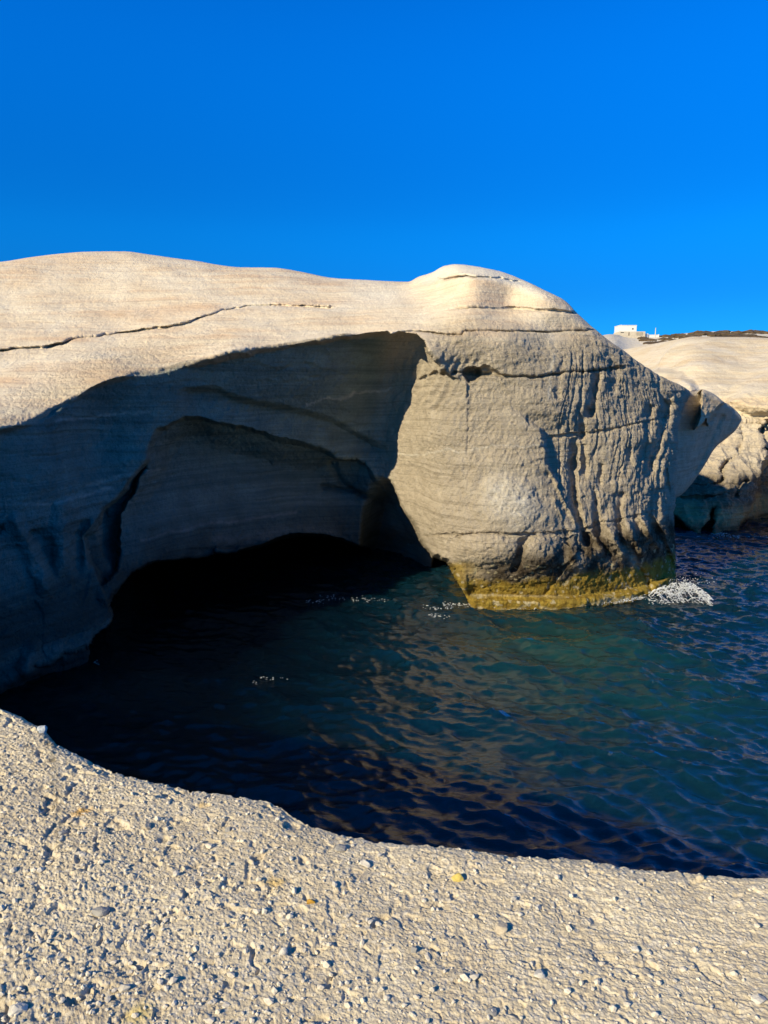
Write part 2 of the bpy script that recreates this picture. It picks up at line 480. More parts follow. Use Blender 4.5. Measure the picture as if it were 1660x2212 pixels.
    # the cave itself
    sc = poly_sd(wx * .6 + px * .4, wy * .6 + py * .4, CAVE)
    mc = ss(-4, 5, sc)
    Y = Y + mc * (np.maximum(31 + 2.5 * ss(0, 90, sc), Y) - Y)
    # lip at the cave roof
    q, t = seg_dist(wx, wy, [(470, 1190), (520, 1184), (575, 1172)]); Y -= 0.5 * np.exp(-(q / 4) ** 2) * (1 - mc)
    # ---- cracks and bedding joints (groove below, slight overhang above)
    cracks = [
     ([(-400, 800), (-200, 772), (0, 759), (40, 754), (110, 748), (160, 735), (220, 727), (290, 717), (360, 706)], .55, 2.8, 0),
     ([(290, 717), (360, 706), (430, 690), (480, 672), (530, 662), (600, 660), (670, 659), (740, 663)], .4, 2.0, 1),
     ([(852, 718), (900, 716), (950, 722), (996, 722), (1001, 716), (1100, 717), (1200, 716), (1296, 715)], .27, 2.2, 0),
     ([(975, 669), (1050, 667), (1200, 669), (1262, 676)], .2, 3.0, 0), ([(880, 622), (915, 609), (960, 601), (1000, 598), (1080, 600), (1142, 614)], .28, 2.6, 0),
     ([(893, 826), (935, 807), (1000, 803), (1090, 813), (1150, 815), (1230, 806), (1300, 797), (1368, 789)], .26, 2.8, 0),
     ([(1165, 949), (1215, 943), (1270, 935), (1330, 925), (1390, 911), (1460, 897)], .15, 2.4, 0),
     ([(905, 1161), (950, 1157), (1050, 1151), (1100, 1155), (1150, 1156), (1205, 1154), (1250, 1147), (1300, 1131), (1360, 1118), (1420, 1108)], .16, 2.3, 0),
     ([(1150, 1158), (1130, 1175), (1128, 1200), (1118, 1225), (1105, 1238)], .3, 6, 0),
     ([(1340, 1190), (1375, 1178), (1400, 1172), (1432, 1168)], .18, 2.4, 0), ([(1175, 1290), (1190, 1268), (1215, 1235), (1250, 1200)], .18, 3, 0),
     ([(1395, 1110), (1412, 1130), (1428, 1155), (1440, 1185), (1455, 1225), (1460, 1260)], .7, 6, 0),
     ([(1375, 1215), (1395, 1250), (1412, 1280)], .35, 5, 0), ([(1245, 950), (1238, 1020), (1243, 1080), (1258, 1140), (1275, 1170), (1300, 1195)], .75, 7, 0),
     ([(1262, 960), (1262, 1030)], .35, 6, 0), ([(1287, 1060), (1290, 1110), (1298, 1160), (1308, 1185), (1322, 1205)], .5, 6, 0),
     ([(1292, 800), (1284, 850), (1280, 885), (1272, 905)], .5, 8, 0), ([(1312, 760), (1330, 800), (1325, 850)], .25, 9, 0),
     ([(1345, 1060), (1335, 1100), (1345, 1150)], .35, 6, 0), ([(1300, 1000), (1298, 1050)], .3, 5, 0), ([(1360, 965), (1362, 1010)], .3, 6, 0),
     ([(1405, 870), (1400, 930), (1385, 1000)], .45, 9, 0), ([(1445, 860), (1428, 930), (1410, 990), (1396, 1040)], .7, 12, 0),
     ([(1440, 1010), (1447, 1060), (1452, 1095)], .35, 4, 0), ([(1212, 780), (1205, 830), (1210, 860)], .15, 6, 0),
     ([(1180, 1020), (1200, 1060), (1225, 1110), (1245, 1145)], .22, 6, 0), ([(1330, 1150), (1352, 1182), (1360, 1200)], .3, 5, 0),
     ([(1278, 880), (1262, 900), (1255, 950)], .3, 6, 0),
    ]
    for ci, (pts, dp, wd, _) in enumerate(cracks):
        if ci > 7: dp = dp * .62
        q, t = seg_dist(wx * .5 + px * .5, wy * .5 + py * .5, pts)
        e = ss(0, .08, t) * ss(1, .9, t)
        k = np.clip(0.8 + 0.5 * fbm(px * .035, py * .035, 0 * px, 3, 33, .7), .1, 1.5)
        Y += dp * k * np.exp(-(q / wd) ** 2) * (0.25 + 0.75 * e)
    # pit and its overhang
    q = np.hypot((wx - 1018) / 17, (wy - 808) / 16); Y += 0.55 * ss(1.15, .7, q)
    sdp = poly_sd(wx, wy, [(1020, 794), (1045, 788), (1078, 806), (1100, 812), (1030, 816)]); Y += 0.25 * ss(0, 7, sdp)
    # fold where the front turns to the seaward side
    fold = [(1095, 880), (1130, 905), (1165, 930), (1178, 965), (1188, 1010), (1205, 1060)]
    fx = pl([(860, 1080), (905, 1130), (930, 1165), (965, 1178), (1010, 1188), (1060, 1205), (1100, 1230)], wy)
    side = ss(-2, 9, wx - fx) * ss(870, 940, py) * ss(1100, 1000, py)
    Y += 0.38 * side * np.exp(-((px - fx) / 130) ** 2)
    # boulders bulging above the stain line
    for cx, cy, rx, ry, a in [(1050, 1190, 75, 42, .35), (1170, 1195, 45, 45, .4), (1095, 1090, 75, 70, .22), (1255, 1215, 34, 28, .3), (1290, 1180, 26, 30, .4),
                              (1330, 1165, 26, 30, .35), (1365, 1150, 22, 30, .3), (1400, 1150, 22, 34, .35), (1240, 1190, 16, 26, .3), (1215, 1060, 20, 60, .15)]:
        q = np.hypot((px - cx) / rx, (py - cy) / ry); Y -= .65 * a * np.clip(1 - q * q, 0, 1) ** .8
    # sloping rock leaves at the seaward foot
    for k, (xa, ya, xb, yb) in enumerate([(1310, 1130, 1345, 1195), (1350, 1125, 1385, 1190), (1388, 1120, 1425, 1180)]):
        q, t = seg_dist(px, py, [(xa, ya), (xb, yb)]); Y -= 0.35 * np.exp(-(q / 10) ** 2)
    # wave-cut notch at the foot
    wl = pl([(1000, 1306), (1150, 1312), (1250, 1308), (1330, 1299), (1400, 1285), (1460, 1252)], px)
    Y += (0.22 * ss(-95, -20, py - wl) - 0.42 * ss(-24, -8, py - wl)) * ss(1000, 1030, px)
    # crest and seaward end turn away smoothly
    Y += (2.4 - 1.8 * ss(1000, 1200, px)) * crest_round((py - top[None]) / 26.0)
    Y += .9 * crest_round((1462 - u[None]) / 30.0 + 0 * py)
    P = world(px, py, Y)
    N = grid_normals(P)
    N *= np.sign(-(N * (P - np.array([0, 0, CAM_H]))).sum(-1, keepdims=True) + 1e-9)
    x, y, z = P[..., 0], P[..., 1], P[..., 2]
    rightm = ss(880, 960, px)                       # headland face is rough, the slopes are smooth
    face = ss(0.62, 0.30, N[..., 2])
    zlow = ss(8.2, 7.2, z + 0.25 * vnoise(x, y, z * 2, 3))
    rough = np.clip(0.25 + 0.75 * np.maximum(np.maximum(rightm * zlow, .8 * m), .9 * ss(95, 15, -sd) * ss(560, 260, px)), 0, 1)
    d = 0.10 * fbm(x * .55, y * .55, z * .7, 4, 40)
    d += (0.010 + 0.040 * rough) * fbm(x * 7, y * 7, z * 6, 4, 50, 0.75)
    d += (0.020 + .022 * rough) * (.6 + .8 * vnoise(x * .2, y * .2, z * .3, 65)) * fbm(x * .2, y * .12, (z + .06 * x) * 4.2, 4, 60, .6)
    # ledges and blocky breaks inside the shaded alcove
    zb_ = (z + .05 * x + .55 * fbm(x * .35, y * .35, z * .8, 3, 63)) * 2.3
    d += m * (1 - mc) * (1 - ss(780, 850, px)) * .04 * (ss(.0, .25, zb_ - np.floor(zb_)) - (zb_ - np.floor(zb_))) * ss(-.3, .5, vnoise(x * .5, y * .5, z * .7, 64))
    cell = vnoise(np.floor(x * 1.6 + .8 * vnoise(x, y, z, 66)) * 7.7, np.floor(z * 1.1 + .6 * vnoise(x, y, z + 5, 67)) * 3.3, 0 * x, 69)
    d += .07 * cell * ss(330, 150, px) * ss(1000, 1150, py)
    # flutes run down the seaward face
    fl = ss(1170, 1240, px) * ss(730, 800, py) * ss(1235, 1160, py)
    sx_ = px * .021 + .35 * vnoise(px * .01, z * .6, 0 * px, 68)
    def groove(u_, v_, sd_, w_): return ss(w_, 0, np.abs(vnoise(u_, v_, 0 * u_, sd_)))
    d -= fl * (.060 * groove(sx_ * 1.5, z * .16, 70, .16) + .042 * groove(sx_ * 3.4, z * .34 + 4, 71, .2) + .026 * groove(sx_ * 8, z * .9, 72, .25))
    d += fl * .03 * fbm(x * 5, y * 5, z * 1.2, 3, 75, .6)
    d -= .006 * ss(850, 1000, px) * ss(1240, 1150, px) * zlow * groove(px * .02 + py * .012, (py - px * .5) * .006, 77, .10)
    # oblique ripples by the alcove mouth
    rp = np.exp(-(np.hypot((px - 950) / 75, (py - 850) / 85)) ** 2)
    d += 0.05 * rp * np.sin((px * .95 + py * .42) * .33 + 2.2 * vnoise(px * .02, py * .02, 0 * px, 4)) * (0.5 + 1.2 * vnoise(px * .05, py * .05, 0 * px, 8))
    rp2 = ss(860, 900, px) * ss(1190, 1120, px) * ss(850, 930, py) * ss(1130, 1050, py)
    d += 0.035 * rp2 * fbm((px + py * .5) * .05, (py - px * .5) * .015, 0 * px, 3, 81, .6, True)
    zc_ = (z - .06 * x + .5 * fbm(x * .5, y * .5, z * .6, 3, 83)) * 2.0
    fz = zc_ - np.floor(zc_)
    d += rightm * .03 * (ss(0, .2, fz) - fz) * ss(-.2, .5, vnoise(x * .45, y * .45, z * .9, 84))
    # pocks in thin rows
    row = ss(.25, .6, vnoise(0 * x, 0 * y + .5, (z + .03 * x) * 3.0, 90)) * zlow * rightm
    d -= 0.04 * row * ss(.1, .6, vnoise(x * 7, y * 7, z * 9, 91))
    d -= 0.025 * ss(.35, .7, vnoise(x * 2.2, y * 2.2, z * 3, 95)) * rightm * zlow
    P = P + N * (d * (1 - 0.8 * mc) * ss(0, 12, py - top[None] + 4))[..., None]
    P[0] = P[0]  # crest stays
    z = P[..., 2]
    n1 = fbm(x * 1.4, y * 1.4, z * 1.0, 4, 100); n2 = fbm(x * 6, y * 6, z * 6, 3, 110)
    zz = z - 0.30 * n1 - 0.12 * n2
    onfoot = ss(925, 965, px)
    ochre = ss(1.05, 0.75, zz) * onfoot
    rise = ss(925, 945, px) * ss(1060, 985, px) * ss(1210, 1225, py)     # ochre climbs the cave mouth jamb
    ochre = np.maximum(ochre, rise * .9)
    dark = ss(0.62, 0.80, zz) * ss(2.05, 1.5, zz + .5 * ss(1130, 1020, px) - .30 * ss(1150, 1300, px)) * ss(1010, 1080, px)
    leaves = np.zeros_like(px)
    for pts in [[(1252, 1205), (1262, 1235), (1240, 1260), (1180, 1290)], [(1310, 1140), (1345, 1200)], [(1352, 1180), (1390, 1250)]]:
        q, t = seg_dist(wx, wy, pts); leaves = np.maximum(leaves, np.exp(-(q / 9) ** 2))
    dark *= 1 - 0.8 * leaves
    barn = (ss(.10, .0, np.abs(zz - .08)) * .7 + ss(.05, 0, np.abs(z - .34 - .04 * n1)) * .6 * ss(1250, 1150, px)) * ss(1005, 1030, px)
    spots = ss(.58, .66, vnoise(x * 9, y * 9, z * 9, 130)) * ss(1.7, 1.2, z) * onfoot
    barn = np.clip(barn + spots * .9, 0, 1)
    wet_shade_m = np.maximum((ss(3.0, 1.0, z + .5 * n1) * .72 + ss(.9, .1, z + .2 * n1) * .2 - .35 * ss(.75, .55, z + .1 * n1) * ss(.15, .3, z + .1 * n1)) * (1 - onfoot), mc * ss(0, 30, sc))  # wet rock near the waterline; cave interior blackened, its shade put into colour
    wet_shade_m = wet_shade_m * (1 - .6 * ss(760, 860, px))
    crust = np.zeros_like(px)
    for pts, wd, a in [([(850, 986), (950, 978), (1050, 968), (1180, 956)], 2.0, .6), ([(1195, 765), (1192, 800), (1188, 860)], 3.5, .7),
                       ([(1120, 1090), (1090, 1070)], 46, .95), ([(1190, 700), (1190, 760)], 8, .2), ([(460, 1168), (560, 1160), (640, 1142), (720, 1150)], 13, .45),
                       ([(1090, 1035), (1110, 1130)], 26, .5), ([(120, 912), (200, 902), (320, 890)], 3, .5), ([(660, 872), (760, 850), (850, 838)], 3, .5), ([(60, 1092), (180, 1075), (240, 1055)], 4, .5), ([(190, 1048), (340, 1012)], 4, .4), ([(310, 1165), (480, 1128), (640, 1108)], 4, .35), ([(60, 1425), (190, 1395)], 14, .25)]:
        q, t = seg_dist(wx, wy, pts); crust = np.maximum(crust, a * np.exp(-(q / wd) ** 2))
    crust *= 0.6 + 0.4 * ss(-.3, .3, n2)
    crust = np.maximum(crust, ss(34, 12, py - spl(SKY, px)) * ss(860, 960, px) * ss(1220, 1120, px) * .9)
    crust = np.maximum(crust, .8 * np.exp(-(np.hypot((px - 830) / 90, (py - 640) / 26)) ** 2))
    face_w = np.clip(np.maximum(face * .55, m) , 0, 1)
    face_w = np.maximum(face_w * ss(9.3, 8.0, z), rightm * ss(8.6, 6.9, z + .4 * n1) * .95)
    at = dict(facing=face_w, rough=rough, ochre=ochre, dark=dark, barnacle=barn, wet=wet_shade_m, crust=crust, alcove_shade=ss(5, 18, sd) * (1 - ss(800, 860, px)))
    ux = ss(920, 1100, px[0])
    P, at = wrap(P, at, 16, 16, 12.0 - 9.5 * ux, 1.5, 0.35 + 2.6 * ux)
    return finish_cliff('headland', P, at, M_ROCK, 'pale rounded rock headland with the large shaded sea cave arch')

near_cliff()

# ------------------------------------------------------------------ overhanging lobe behind the headland's seaward edge
def lobe():
    u = np.linspace(1440, 1603, 150); v = np.linspace(0, 1, 260)
    top = spl([(1430, 840), (1470, 842), (1500, 846), (1517, 841), (1525, 843), (1545, 853), (1562, 866), (1580, 878), (1592, 890), (1599, 898), (1603, 906)], u)
    bot = spl([(1430, 1085), (1465, 1074), (1482, 1062), (1495, 1045), (1520, 1008), (1545, 970), (1560, 955), (1578, 940), (1590, 928), (1600, 912), (1603, 907)], u)
    px = u[None] + 0 * v[:, None]; py = top + v[:, None] * (bot - top)
    Y = 24.6 + (px - 1445) * .031 + (py - top) * .009 + .25 * np.sin((px + py * .6) * .045)
    tri = poly_sd(px + 3 * vnoise(px * .1, py * .1, 0 * px, 3), py, [(1516, 835), (1560, 862), (1566, 868), (1548, 885), (1535, 905), (1528, 920), (1526, 906), (1512, 922), (1502, 928), (1512, 890), (1516, 860)])
    flat = 25.6 + (py - 845) * .003 + (px - 1516) * .012
    Y += ss(-1.5, 3, tri) * (flat - Y)
    for pts in [[(1560, 900), (1530, 960), (1500, 1020)], [(1540, 900), (1505, 980)]]:
        q, t = seg_dist(px, py, pts); Y += .25 * np.exp(-(q / 7) ** 2)
    Y += .6 * crest_round((py - top) / 12) + .6 * crest_round((bot - py) / 8)
    P = world(px, py, Y); x, y, z = P[..., 0], P[..., 1], P[..., 2]
    P[..., 1] += 0.12 * fbm(x * 1.2, y, z, 4, 7) + .04 * fbm(x * 5, y * 5, z * 5, 3, 9)
    # over the crest and back under the overhang
    a = [P[0] + np.array([0, s * .9, -s * s * .5]) for s in np.linspace(1, .05, 10)]
    b = [P[-1] + np.array([-.3 * s, s * .7, s * s * .3]) for s in np.linspace(.05, 1, 10)]
    Q = np.concatenate([np.array(a), P, np.array(b)], 0)
    pad = lambda A: np.concatenate([np.repeat(A[:1], 10, 0), A, np.repeat(A[-1:], 10, 0)], 0)
    z0 = np.zeros_like(px)
    at = {k: pad(z0) for k in ('ochre', 'dark', 'barnacle', 'wet', 'crust')}
    at['facing'] = pad(z0 + .8 * (1 - ss(-2, 3, tri)) + .5 * ss(-2, 3, tri)); at['rough'] = pad(z0 + .5)
    finish_cliff('rock_overhang', Q, at, M_ROCK, 'overhanging rock lobe behind the seaward end of the headland, mostly in shade')
lobe()

# ------------------------------------------------------------------ far cliff across the inlet
def far_cliff():
    u = np.unique(np.r_[np.linspace(1360, 1700, 420), np.linspace(1700, 2150, 120)]); v = np.linspace(0, 1, 420)
    top = spl([(1360, 850), (1400, 806), (1418, 792), (1432, 768), (1446, 750), (1462, 738), (1480, 730), (1500, 727), (1560, 728), (1600, 728), (1660, 730), (1900, 736), (2150, 760)], u)
    bot = spl([(1360, 1215), (2150, 1190)], u)
    px = u[None] + 0 * v[:, None]; py = top + v[:, None] * (bot - top)
    wx = px + 4 * vnoise(px * .05, py * .05, 0 * px, 5); wy = py + 3 * vnoise(px * .05, py * .05, 0 * px + 4, 6)
    Y = tps([(1360, 850, 44), (1360, 1200, 33), (1440, 780, 50), (1500, 735, 54), (1500, 770, 48), (1600, 740, 53), (1660, 740, 52), (1660, 790, 45), (1450, 850, 42),
             (1540, 850, 40), (1600, 860, 39), (1660, 850, 39), (1500, 930, 37), (1560, 930, 36.6), (1640, 920, 36.6), (1480, 1060, 33.6), (1530, 1050, 33.2), (1600, 1040, 33.2), (1650, 1050, 34.4),
             (1480, 1155, 31.8), (1560, 1150, 31.9), (1610, 1148, 32.6), (1660, 1140, 34.0), (1700, 900, 36.5), (1760, 1100, 33.5), (1900, 1000, 32), (1900, 800, 40), (2150, 1100, 27), (2150, 850, 34)])(px, py)
    # round shoulder that overlaps from the right
    q = poly_sd(px, py, [(1720, 760), (1660, 776), (1620, 798), (1590, 826), (1566, 858), (1560, 875), (1620, 900), (1720, 905)])
    Y -= 1.3 * ss(-3, 25, q)
    q = poly_sd(px, py, [(1400, 790), (1440, 796), (1475, 806), (1500, 822), (1512, 842), (1470, 900), (1380, 900)])
    Y -= 1.6 * ss(-3, 16, q)
    for pts, dp, wd in [([(1535, 913), (1600, 914), (1700, 913)], .3, 2.2), ([(1500, 1050), (1545, 1046), (1590, 1047)], .35, 2.5), ([(1605, 925), (1598, 970), (1594, 985), (1570, 998), (1560, 1020)], .3, 5),
                        ([(1465, 1075), (1540, 1072), (1600, 1060)], .25, 2.2), ([(1570, 1000), (1560, 1030), (1550, 1045)], .45, 5), ([(1610, 1040), (1590, 1055), (1588, 1068)], .5, 6)]:
        q, t = seg_dist(wx, wy, pts); Y += dp * np.exp(-(q / wd) ** 2)
    # recess at the right edge and its deep shade
    q = poly_sd(wx, wy, [(1700, 905), (1652, 908), (1640, 930), (1642, 968), (1655, 985), (1640, 1020), (1628, 1045), (1625, 1075), (1608, 1110), (1598, 1150), (1598, 1240), (1800, 1240), (1800, 905)])
    Y += 2.3 * ss(-3, 6, q)
    q = poly_sd(wx, wy, [(1648, 910), (1700, 905), (1700, 980), (1662, 985), (1650, 965)]); Y -= 1.5 * ss(-2, 4, q)
    q = poly_sd(wx, wy, [(1512, 1240), (1512, 1148), (1522, 1130), (1526, 1108), (1532, 1098), (1545, 1092), (1551, 1098), (1546, 1108), (1544, 1140), (1548, 1240)]); Y += 1.6 * ss(-2, 5, q)
    q = poly_sd(wx, wy, [(1440, 1240), (1440, 1105), (1462, 1112), (1500, 1148), (1506, 1240)]); Y += 1.5 * ss(-2, 5, q)
    Y += 3.0 * crest_round((py - top) / 10)
    P = world(px, py, Y); x, y, z = P[..., 0], P[..., 1], P[..., 2]
    N = grid_normals(P); N *= np.sign(-(N * (P - np.array([0, 0, CAM_H]))).sum(-1, keepdims=True) + 1e-9)
    low = ss(7.0, 4.0, z)
    d = .18 * fbm(x * .35, y * .35, z * .4, 4, 11) + (.03 + .10 * low) * fbm(x * 2, y * 2, z * 2, 4, 12, .6) + (.05 + .14 * low) * fbm(x * .12, y * .1, z * 3.4, 4, 13, .6)
    d += .15 * low * fbm(x * 1.6, y * 1.6, z * .3, 3, 14, .5, True)
    P = P + N * (d * ss(0, 10, py - top))[..., None]
    z = P[..., 2]; n1 = fbm(x * .9, y * .9, z, 4, 20)
    zz = z - .35 * n1
    z0 = np.zeros_like(px)
    at = dict(facing=ss(6.4, 3.0, z) * .75, rough=z0 + .35 + .4 * low, ochre=ss(1.5, .8, zz) * .5, dark=ss(.8, 1.4, zz) * ss(2.9, 2.1, zz) * .8, barnacle=z0, wet=ss(.5, .1, zz) * .6, crust=ss(11, 14, z) * .3)
    P, at = wrap(P, at, 14, 8, 20, 8, 0.0, right=False)
    finish_cliff('far_cliff', P, at, M_FAR, 'cream layered rock cliff across the inlet at the right edge')
far_cliff()

# ------------------------------------------------------------------ hill behind, with scrub, house, wall and pole
HILL_SKY = [(1200, 740), (1290, 727), (1318, 722), (1345, 724), (1395, 729), (1420, 727), (1450, 724), (1490, 719), (1540, 716), (1580, 715.5), (1660, 716.5), (1900, 720), (2200, 735)]
_ht = tps([(a, b, math.log(c)) for a, b, c in [(1200, 740, 190), (1300, 725, 200), (1345, 725, 300), (1400, 729, 300), (1460, 722, 300), (1560, 716, 310), (1660, 716, 310), (2200, 735, 300),
                (1330, 740, 130), (1380, 745, 170), (1400, 752, 130), (1460, 740, 200), (1500, 745, 150), (1600, 745, 150), (2200, 790, 120),
                (1330, 790, 70), (1400, 790, 72), (1440, 800, 66), (1350, 860, 55), (1450, 860, 55), (2200, 900, 50), (1250, 860, 55), (1250, 780, 90)]])
def hill_tps(x, y): return np.exp(np.clip(_ht(x, y), 3.8, 5.9))
def hill():
    u = np.unique(np.r_[np.linspace(1200, 1680, 330), np.linspace(1680, 2200, 100)]); v = np.linspace(0, 1, 190)
    top = spl(HILL_SKY, u); bot = 880 + 0 * u
    vv = .35 * v * v + .65 * v
    px = u[None] + 0 * v[:, None]; py = top + vv[:, None] * (bot - top)
    Y = hill_tps(px, py)
    for pts, dp, wd in [([(1375, 735), (1395, 750), (1402, 762), (1418, 775)], 5, 4), ([(1440, 745), (1425, 760), (1420, 775)], 4, 4)]:
        q, t = seg_dist(px, py, pts); Y += dp * np.exp(-(q / wd) ** 2)
    P = world(px, py, Y); x, y, z = P[..., 0], P[..., 1], P[..., 2]
    P[..., 2] += (.22 * fbm(x * .25, y * .06, z * .3, 4, 31, .6) * ss(0, 8, py - top)) * np.clip(Y / 120, .4, 2.2)
    back = [P[0] + np.array([0, s * 150, -s * s * 25]) for s in np.linspace(1, .1, 6)]
    P = np.concatenate([np.array(back), P], 0)
    t = NT('hill_rock'); p = t.pos((1, .35, 1))
    a = t.noise(p, .35, 6, .7); b = t.noise(p, 2.0, 4, .7)
    c = t.mix(t.rng(a, .38, .6), (.82, .70, .50), (.95, .86, .68))
    c = t.mix(t.rng(b, .52, .62), c, (.66, .57, .44))
    t.l(c, t.b.inputs['Base Color']); t.b.inputs['Roughness'].default_value = .95
    t.l(t.bump(b, .12, 1), t.b.inputs['Normal'])
    o = mesh_from('hill', P, grid_faces(*P.shape[:2]), t.m)
    tag(o, 'pale eroded rocky hillside and gully beyond the far cliff', None, None, 'structure')
hill()

def ico(sub=1):
    import bmesh
    bm = bmesh.new(); bmesh.ops.create_icosphere(bm, subdivisions=sub, radius=1)
    V = np.array([v.co[:] for v in bm.verts]); Fc = np.array([[v.index for v in f.verts] for f in bm.faces]); bm.free()
    return V, Fc

rng = np.random.default_rng(4)
def blobs(cent, rad, V, Fc, squash=None, seed=0, jag=.3):
    """merge many irregular stones / clumps; rad (n,3)"""
    r = np.random.default_rng(seed); n = len(cent)
    ang = r.uniform(0, 6.283, n)
    J = 1 + jag * r.uniform(-1, 1, (n, len(V)))
    A = V[None] * J[..., None] * rad[:, None]
    c, s = np.cos(ang)[:, None], np.sin(ang)[:, None]
    X = A[..., 0] * c - A[..., 1] * s; Yy = A[..., 0] * s + A[..., 1] * c
    A = np.stack([X, Yy, A[..., 2]], -1) + cent[:, None]
    Fa = Fc[None] + (np.arange(n) * len(V))[:, None, None]
    return A.reshape(-1, 3), Fa.reshape(-1, 3)

def scrub():
    n = 4200
    px = rng.uniform(1385, 1800, n); top = spl(HILL_SKY, px)
    lim = pl([(1385, 733), (1410, 750), (1440, 762), (1465, 745), (1490, 738), (1700, 736), (1800, 738)], px)
    py = top + 1.2 + (lim - top) * rng.uniform(0, 1, n)
    keep = vnoise(px * .05, py * .5, 0 * px, 3) > -.02
    px, py = px[keep], py[keep]
    P = world(px, py, hill_tps(px, py))
    s = rng.uniform(.35, 1.0, len(px))[:, None] * P[:, 1:2] / 260
    rad = s * np.array([2.2, 1.6, .62])
    P[:, 2] += rad[:, 2] * .2
    V, Fc = ico(1)
    A, Fa = blobs(P, rad, V, Fc, seed=5)
    o = mesh_from('scrub', A, Fa, plain('scrub_green', (.115, .078, .040), .95, .5, .15), False)
    tag(o, 'low brown scrub covering the top of the far hillside', 'scrub', None, 'stuff')
scrub()

def box(x0, x1, y0, y1, z0, z1):
    V = np.array([[x, y, z] for x in (x0, x1) for y in (y0, y1) for z in (z0, z1)], float)
    Fc = np.array([[0, 1, 3, 2], [4, 6, 7, 5], [0, 4, 5, 1], [2, 3, 7, 6], [0, 2, 6, 4], [1, 5, 7, 3]])
    return V, Fc
def boxes(name, lst, mat, parent=None):
    Vs, Fs, k = [], [], 0
    for b in lst:
        V, Fc = box(*b); Vs.append(V); Fs.append(Fc + k); k += 8
    return mesh_from(name, np.concatenate(Vs), np.concatenate(Fs), mat, False, None, parent)
def empty(name, loc):
    o = bpy.data.objects.new(name, None); scn.collection.objects.link(o); o.location = loc; return o

def house():
    Yh = 285.0
    def X(p): return (p - 830) / F * Yh / (math.cos(PITCH) + (1106 - 720) / F * math.sin(PITCH))
    def Z(q): return float(world(830, q, Yh)[2])
    white = plain('white_plaster', (.92, .91, .88), .85, .03, .8); beige = plain('stone_wall', (.66, .58, .46), .9, .12, 1.5)
    glass = plain('window_dark', (.03, .035, .045), .2, .1); wood = plain('door_brown', (.12, .07, .04), .6, .1)
    cx = X(1358); base = Z(729)
    h = empty('house', (cx, Yh, base))
    tag(h, 'small white flat-roofed two-storey house on the distant hilltop', 'house')
    L = lambda p: X(p) - cx
    H = lambda q: Z(q) - base
    up = boxes('upper_storey', [(L(1338), L(1375), 0, 6, H(716.5), H(703.5))], white, h)
    boxes('parapet', [(L(1337.5), L(1375.5), -.1, .15, H(703.5), H(702.3)), (L(1337.5), L(1339), .15, 6.1, H(703.5), H(702.3)), (L(1374), L(1375.5), .15, 6.1, H(703.5), H(702.3)),
                      (L(1342), L(1345), 1, 2, H(703.5), H(701.2))], white, up)
    boxes('lower_storey', [(L(1336.5), L(1392), -1.2, 6, -3, H(716.6))], beige, h)
    w1 = boxes('window', [(L(1365.0), L(1368.4), -.03, .3, H(711.8), H(708.6))], glass, h)
    boxes('frame', [(L(1364.5), L(1365.0), -.07, .1, H(712.2), H(708.2)), (L(1368.4), L(1368.9), -.07, .1, H(712.2), H(708.2)), (L(1365.0), L(1368.4), -.07, .1, H(712.2), H(711.8)),
                    (L(1365.0), L(1368.4), -.07, .1, H(708.6), H(708.2)), (L(1366.6), L(1366.85), -.06, .1, H(711.8), H(708.6))], white, w1)
    boxes('door', [(L(1356), L(1357.8), -1.24, -.9, H(725.5), H(718.5))], wood, h)
    boxes('window', [(L(1339), L(1346), -1.24, -.9, H(719.6), H(718.2))], glass, h)
    v = boxes('window', [(L(1373), L(1386.5), -1.24, -.9, H(725), H(719))], glass, h)
    boxes('shutter', [(L(1373), L(1386.5), -1.30, -1.25, H(719.6 + i * 1.15 + .75), H(719.6 + i * 1.15)) for i in range(5)], beige, v)
    boxes('annex', [(L(1392), L(1401), 0, 4, -3, H(720.6))], white, h)
    boxes('door', [(L(1393.5), L(1395), -.05, .2, H(727), H(722.5))], wood, h)
    wl = boxes('garden_wall', [(X(1401.3), X(1424), Yh + .5, Yh + 1, Z(729), Z(723.2)), (X(1401.3), X(1424), Yh + .42, Yh + 1.08, Z(723.2), Z(722.6)), (X(1424), X(1425.2), Yh + .3, Yh + 1.2, Z(729.5), Z(722.0))], white)
    tag(wl, 'low white garden wall between the hilltop house and the pole', 'wall')
    # pole
    V = []; Fc = []; k = 16; x0 = X(1412.2); z0, z1 = Z(729), Z(710)
    for i, (zz, r) in enumerate([(z0, .20), (z1, .13)]):
        for j in range(k):
            a = j / k * 6.2832; V.append((x0 + r * math.cos(a), Yh - 2 + r * math.sin(a), zz))
    for j in range(k): Fc.append((j, (j + 1) % k, k + (j + 1) % k, k + j))
    grey = plain('pole_grey', (.62, .62, .60), .6, .08)
    root = empty('utility_pole', (x0, Yh - 2, z0))
    tag(root, 'thin pale upright pole standing on the hilltop right of the house', 'pole')
    V = np.array(V) - np.array([x0, Yh - 2, z0])
    mesh_from('shaft', V, Fc, grey, True, None, root)
    boxes('cap', [(-.16, .16, -.16, .16, z1 - z0, z1 - z0 + .12)], grey, root)
house()

